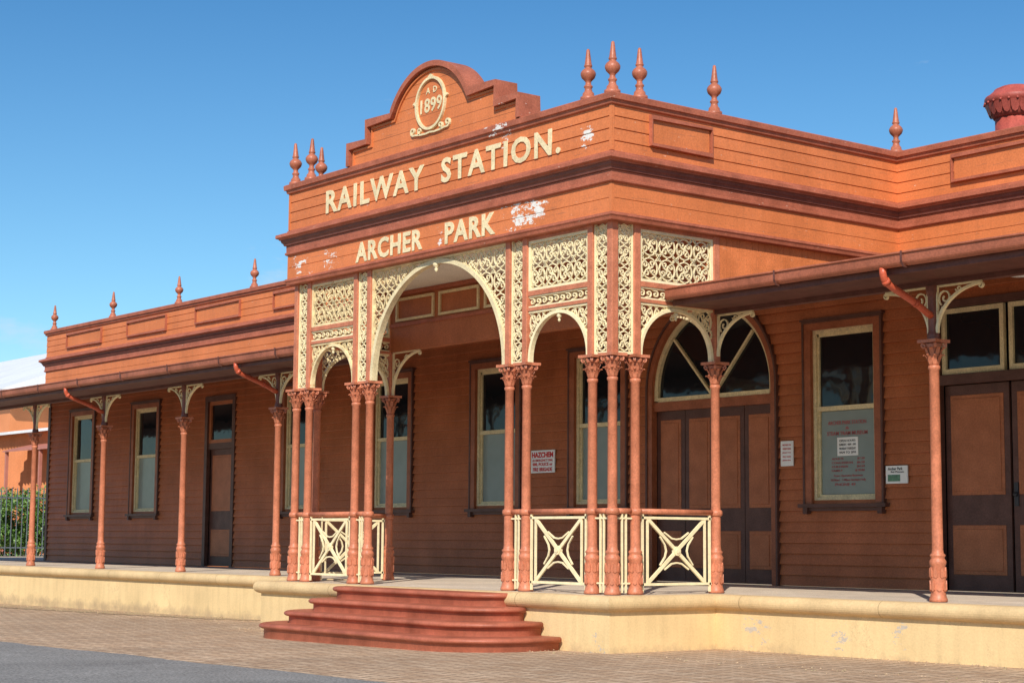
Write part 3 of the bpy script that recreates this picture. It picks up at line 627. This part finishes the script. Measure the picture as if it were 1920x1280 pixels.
for a,c,F,l,bs in ((-.36,0,FR(0),'short balustrade at the nearest corner, facing the front',(-.18,0,0)),(0,.36,SD(0),'short balustrade at the nearest corner, facing the right side',(0,.18,0)),
    (-1.97,-1.62,FR(0),'short balustrade between the paired columns right of the steps',(-1.8,0,0)),(-5.51,-5.16,FR(0),'short balustrade between the paired columns left of the steps',(-5.33,0,0)),
    (-W,-W+.36,FR(0),'short balustrade at the far left corner, facing the front',(-W+.18,0,0)),(0,.36,SD(-W),'short balustrade at the far left corner, facing the left side',(-W,.18,0))):
    short_rail(a+.06,c-.06,F,l,bs)
# ---------------------------------------------------------------- signs
YS=YW-.055
def board(name,label,x0,x1,z0,z1,cat='sign',mat=None):
    t=thing(name,label,cat,((x0+x1)/2,YS,z0)); b=MB(); b.box(x0-(x0+x1)/2,x1-(x0+x1)/2,-.006,.012,0,z1-z0); b.build('sign_plate',mat or M['white'],t); return t
def tx(t,s,mat,x0,x1,z0,z1,dy=-.009,name='lettering',bold=.0): 
    lx,ly,lz=t.location; return text(s,name,mat,t,x0-lx,x1-lx,z0-lz,z1-lz,dy,.003,bold)
D=.12
t=board('hazard_sign','white sign with red HAZCHEM lettering on the wall beside the portico column',-8.12+D,-7.42+D,1.75,2.13)
tx(t,'HAZCHEM',M['redink'],-8.02+D,-7.45+D,2.005,2.10,bold=.045); tx(t,'IN EMERGENCY DIAL',M['redink'],-8.0+D,-7.46+D,1.94,1.98,bold=.01); tx(t,'000, POLICE or',M['redink'],-8.0+D,-7.47+D,1.86,1.92,bold=.03); tx(t,'FIRE BRIGADE',M['redink'],-7.99+D,-7.48+D,1.775,1.84,bold=.03)
t=board('paper_notice','white paper notice on the wall between the arched door and the right window',-2.15,-1.91,1.71,2.07,'notice')
for k in range(5): tx(t,['NOTICE TO','VISITORS','please use','the main','platform door'][k],M['redink'],-2.11,-1.95,2.0-.055*k,2.025-.055*k)
t=board('museum_notice','small white museum notice with a green picture, below right of the right window',-.21,.16,1.42,1.66,'notice')
tx(t,'Archer Park',M['ink'],-.17,.08,1.60,1.64,bold=.01); tx(t,'Rail Museum',M['ink'],-.12,.10,1.565,1.59)
b=MB(); b.box(-.15,.06,-.009,-.004,.03,.12); b.build('picture',M['green_pic'],t)
YS=YW+.062
t=board('window_poster','red lettered opening hours poster in the lower pane of the right window',-1.46,-.50,1.30,2.46,'poster',M['frost'])
for s,x0,x1,z0,z1 in (('ARCHER PARK STATION',-1.34,-.64,2.27,2.325),('&',-1.02,-.95,2.20,2.24),('STEAM TRAM MUSEUM',-1.36,-.62,2.12,2.175),('ADULTS               $7.50',-1.28,-.68,1.77,1.805),('CONCESSION    $6.50',-1.28,-.68,1.715,1.75),('CHILDREN         $4.50',-1.28,-.68,1.66,1.695),('FAMILY             $18.00',-1.28,-.68,1.605,1.64),('Tram Operates Between',-1.25,-.72,1.53,1.57),('10.00am - 1.00pm Sundays Only',-1.3,-.66,1.47,1.51),('PHONE 49',-1.22,-.85,1.41,1.45)):
    tx(t,s,M['fadedink'],x0,x1,z0,z1,bold=.008)
b=MB(); b.box(-.19,.19,-.014,-.007,.53,.79); pp=b.build('hours_card',M['white'],t)
for s,z in (('OPEN HOURS:',2.045),('SUNDAY - 9AM - 1PM',1.99),('MONDAY THURSDAY',1.935),('9AM TO 2PM',1.88)): tx(t,s,M['ink'],-1.13,-.83,z-.02,z+.012,-.016)
# ---------------------------------------------------------------- lamp and ventilator
t=thing('verandah_lamp','white enamel dome lamp under the verandah ceiling at the right edge','lamp',(2.72,4.2,3.95))
b=MB(); b.lathe([(.012,-.02),(.012,.25)],(0,0,0),8); b.build('rod',M['ink'],t)
b=MB(); b.lathe([(.03,0),(.05,-.03),(.09,-.05),(.125,-.085),(.13,-.10),(.12,-.095),(.08,-.06),(.03,-.03)],(0,0,0),24); b.build('shade',M['lamp'],t)
t=thing('roof_ventilator','round red metal roof ventilator above the parapet at the right edge','ventilator',(-.78,9,5.27))
vm=paint('red_ventilator_paint',(.45,.085,.06),.5,.25,.05,4.,streak=.2)
b=MB(); b.lathe([(.42,0),(.34,.4),(.31,.9),(.31,1.6),(.35,1.62),(.35,1.66),(.31,1.68),(.31,1.95)],(0,0,0),28); b.build('shaft',vm,t)
b=MB(); b.lathe([(.33,1.90),(.37,1.95),(.41,2.06),(.45,2.14),(.465,2.16),(.465,2.21),(.45,2.24),(.40,2.27),(.33,2.33),(.31,2.36),(.22,2.40),(.02,2.42)],(0,0,0),32); b.build('cap',vm,t)
b=MB()
for k in range(22):
    a=2*PI*k/22; b.lathe([(.001,-.022),(.018,-.015),(.022,0),(.018,.015),(.001,.022)],(.462*math.cos(a),.462*math.sin(a),2.135),8)
b.build('beaded_rim',vm,t)
b=MB()
for k in range(20):
    a=2*PI*k/20
    def Mx(u,v,d,a=a): r=.40+d+(v-1.98)*.35; return (r*math.cos(a)-u*math.sin(a),r*math.sin(a)+u*math.cos(a),v)
    b.prism([(-.066,2.12),(-.062,2.02),(-.04,1.96),(0,1.935),(.04,1.96),(.062,2.02),(.066,2.12)],-.004,.004,Mx)
b.build('scalloped_skirt',vm,t)
# ---------------------------------------------------------------- background left
t=thing('corrugated_shed','orange corrugated shed with pale roof behind the left end of the station','shed',(-44,12,0))
b=MB(); vs=[]; n=320; x0,x1=-14,8
for i in range(n+1):
    x=x0+(x1-x0)*i/n; y=.12*math.sin(i*PI/2); vs+=[(x,y,-1),(x,y,4.35)]
b.add(vs,[(2*i,2*i+2,2*i+3,2*i+1) for i in range(n)]); b.build('wall',M['shed'],t)
b=MB(); b.prism([(-.5,4.25),(4,4.85),(4,4.95),(-.5,4.35)],x0,x1,lambda u,v,d:(d,u,v)); b.build('roof',M['shedroof'],t)
b=MB(); b.prism([(-1.1,3.55),(-.12,3.8),(-.12,3.85),(-1.1,3.6)],-1.0,7,lambda u,v,d:(d,u,v)); b.build('awning',M['redroof'],t)
for k in range(3): b=MB(); b.box(-.9+k*2.9,-.8+k*2.9,-1.05,-.95,-1,3.57); b.build('awning_post',M['redroof'],t)
t=thing('large_shed','large shed with a pale metal roof rising far behind the station','shed',(-68,14,0))
b=MB(); b.box(-16,16,0,14,-1,6.4); b.build('wall',M['shed'],t)
b=MB(); b.prism([(-.8,6.3),(7,9.3),(15,6.3)],-17,17,lambda u,v,d:(d,u,v)); b.build('roof',M['shedroof'],t)
t=thing('palisade_fence','dark metal palisade fence closing the far left end of the verandah','fence',(-36.5,5,0))
b=MB(); F=SD(0)
for k in range(64):
    y=-3.5+k*.17; b.prism([(y-.012,0.02),(y+.012,.02),(y+.012,2.02),(y,2.1),(y-.012,2.02)],-.011,.011,F)
b.build('palings',M['fence'],t)
for za in (.25,1.76):
    b=MB(); b.box(-.045,-.013,-3.6,7.4,za,za+.04); b.build('rail',M['fence'],t)
def shrub(x,y,h,w,label):
    t=thing('shrub',label,'shrub',(x,y,-.05),None)
    b=MB(); 
    for k in range(7): a=random.random()*6.28; b.tube([(0,0,0),(.2*w*math.cos(a),.2*w*math.sin(a),h*.4),(.4*w*math.cos(a),.4*w*math.sin(a),h*.8)],[.03,.02,.008],6)
    b.build('stems',M['bark'],t); b=MB(); cl=[(random.uniform(-w,w)*.75,random.uniform(-w,w)*.75,random.uniform(.1,.95)*h,random.uniform(.25,.48)) for _ in range(44)]
    for _ in range(10000):
        cx,cy,cz,r=random.choice(cl); d=Vector((random.gauss(0,1),random.gauss(0,1),random.gauss(0,1))).normalized()*r*random.random()**.4
        p=Vector((cx,cy,max(.05,cz)))+d; q=Vector((random.gauss(0,1),random.gauss(0,1),random.gauss(0,1))).normalized(); e=q.orthogonal().normalized(); s=random.uniform(.03,.06)
        b.add([p-q*s,p+e*s*.5,p+q*s,p-e*s*.5],[(0,1,2,3)])
    b.build('foliage',M['leaf'],t)
shrub(-38.2,9.4,2.0,1.0,'green leafy shrub behind the palisade fence, nearest the station wall'); shrub(-38.2,7.9,1.9,1.0,'green leafy shrub behind the palisade fence, at the left edge of the photo'); shrub(-38.4,6.3,1.8,.9,'green leafy shrub furthest along the fence, outside the left edge')
# ---------------------------------------------------------------- world, sun, camera
yaw,pit,rol=2.4770,.1102,.0072
F=Vector((math.cos(yaw)*math.cos(pit),math.sin(yaw)*math.cos(pit),math.sin(pit))); Rv=Vector((math.sin(yaw),-math.cos(yaw),0)); U=Rv.cross(F)
el=R(38); sx,sy=.68,-.73
w=bpy.data.worlds.new('World'); sc.world=w; w.use_nodes=True; nt=w.node_tree; bg=nt.nodes['Background']
sky=nd(nt,'ShaderNodeTexSky',sky_type='NISHITA'); sky.sun_disc=False; sky.sun_elevation=el; sky.sun_rotation=math.atan2(sx,sy); sky.air_density=1.0; sky.dust_density=.3; sky.ozone_density=2.0
tc=nd(nt,'ShaderNodeTexCoord'); sp=nd(nt,'ShaderNodeSeparateXYZ'); nt.links.new(tc.outputs['Generated'],sp.inputs[0])
tr=ramp(nt,sp.outputs[2],[(.0,(.74,.90,.94)),(.12,(.50,.76,.88)),(.32,(.26,.56,.76)),(.7,(.78,.85,.95))])
tint=mix(nt,1.,sky.outputs[0],tr.outputs[0],'MULTIPLY')
n=noise(nt,tc.outputs['Generated'],16,8,.62,stretch=(1,1,2.6)); fac=n.outputs[0]
for (az,el_,rad,st_) in ((148.5,7.8,.060,.38),(146.0,8.3,.035,.28),(157.5,5.6,.05,.28)):
    d=nd(nt,'ShaderNodeVectorMath',operation='DISTANCE'); nt.links.new(tc.outputs['Generated'],d.inputs[0]); d.inputs[1].default_value=(math.cos(R(az))*math.cos(R(el_)),math.sin(R(az))*math.cos(R(el_)),math.sin(R(el_)))
    mr=nd(nt,'ShaderNodeMapRange'); mr.inputs[1].default_value=0; mr.inputs[2].default_value=rad; mr.inputs[3].default_value=st_; mr.inputs[4].default_value=0; nt.links.new(d.outputs['Value'],mr.inputs[0])
    ad_=nd(nt,'ShaderNodeMath',operation='ADD'); nt.links.new(fac,ad_.inputs[0]); nt.links.new(mr.outputs[0],ad_.inputs[1]); fac=ad_.outputs[0]
rc=ramp(nt,fac,[(.70,(0,0,0)),(.98,(.6,.6,.6))])
cmix=mix(nt,rc.outputs[0],tint,(5.0,5.2,5.4)); nt.links.new(cmix,bg.inputs[0]); bg.inputs[1].default_value=.15
sl=bpy.data.lights.new('sun','SUN'); sl.energy=5; sl.angle=R(.53); sl.color=(1,.95,.86); so=bpy.data.objects.new('sun',sl); COL.objects.link(so)
hv=Vector((sx,sy,0)).normalized(); tosun=hv*math.cos(el)+Vector((0,0,math.sin(el))); so.rotation_euler=(-tosun).to_track_quat('-Z','Y').to_euler(); so.location=(10,-10,20)
cam=bpy.data.cameras.new('camera'); co=bpy.data.objects.new('camera',cam); COL.objects.link(co); sc.camera=co
R2=Rv*math.cos(rol)+U*math.sin(rol); U2=-Rv*math.sin(rol)+U*math.cos(rol)
mt=Matrix((( R2.x,U2.x,-F.x,15.7764),(R2.y,U2.y,-F.y,-13.872),(R2.z,U2.z,-F.z,.637),(0,0,0,1))); co.matrix_world=mt
cam.sensor_width=36; cam.lens=3344/1920*36; cam.clip_end=3000
sc.view_settings.view_transform='Standard'; sc.view_settings.look='None'; sc.view_settings.exposure=0
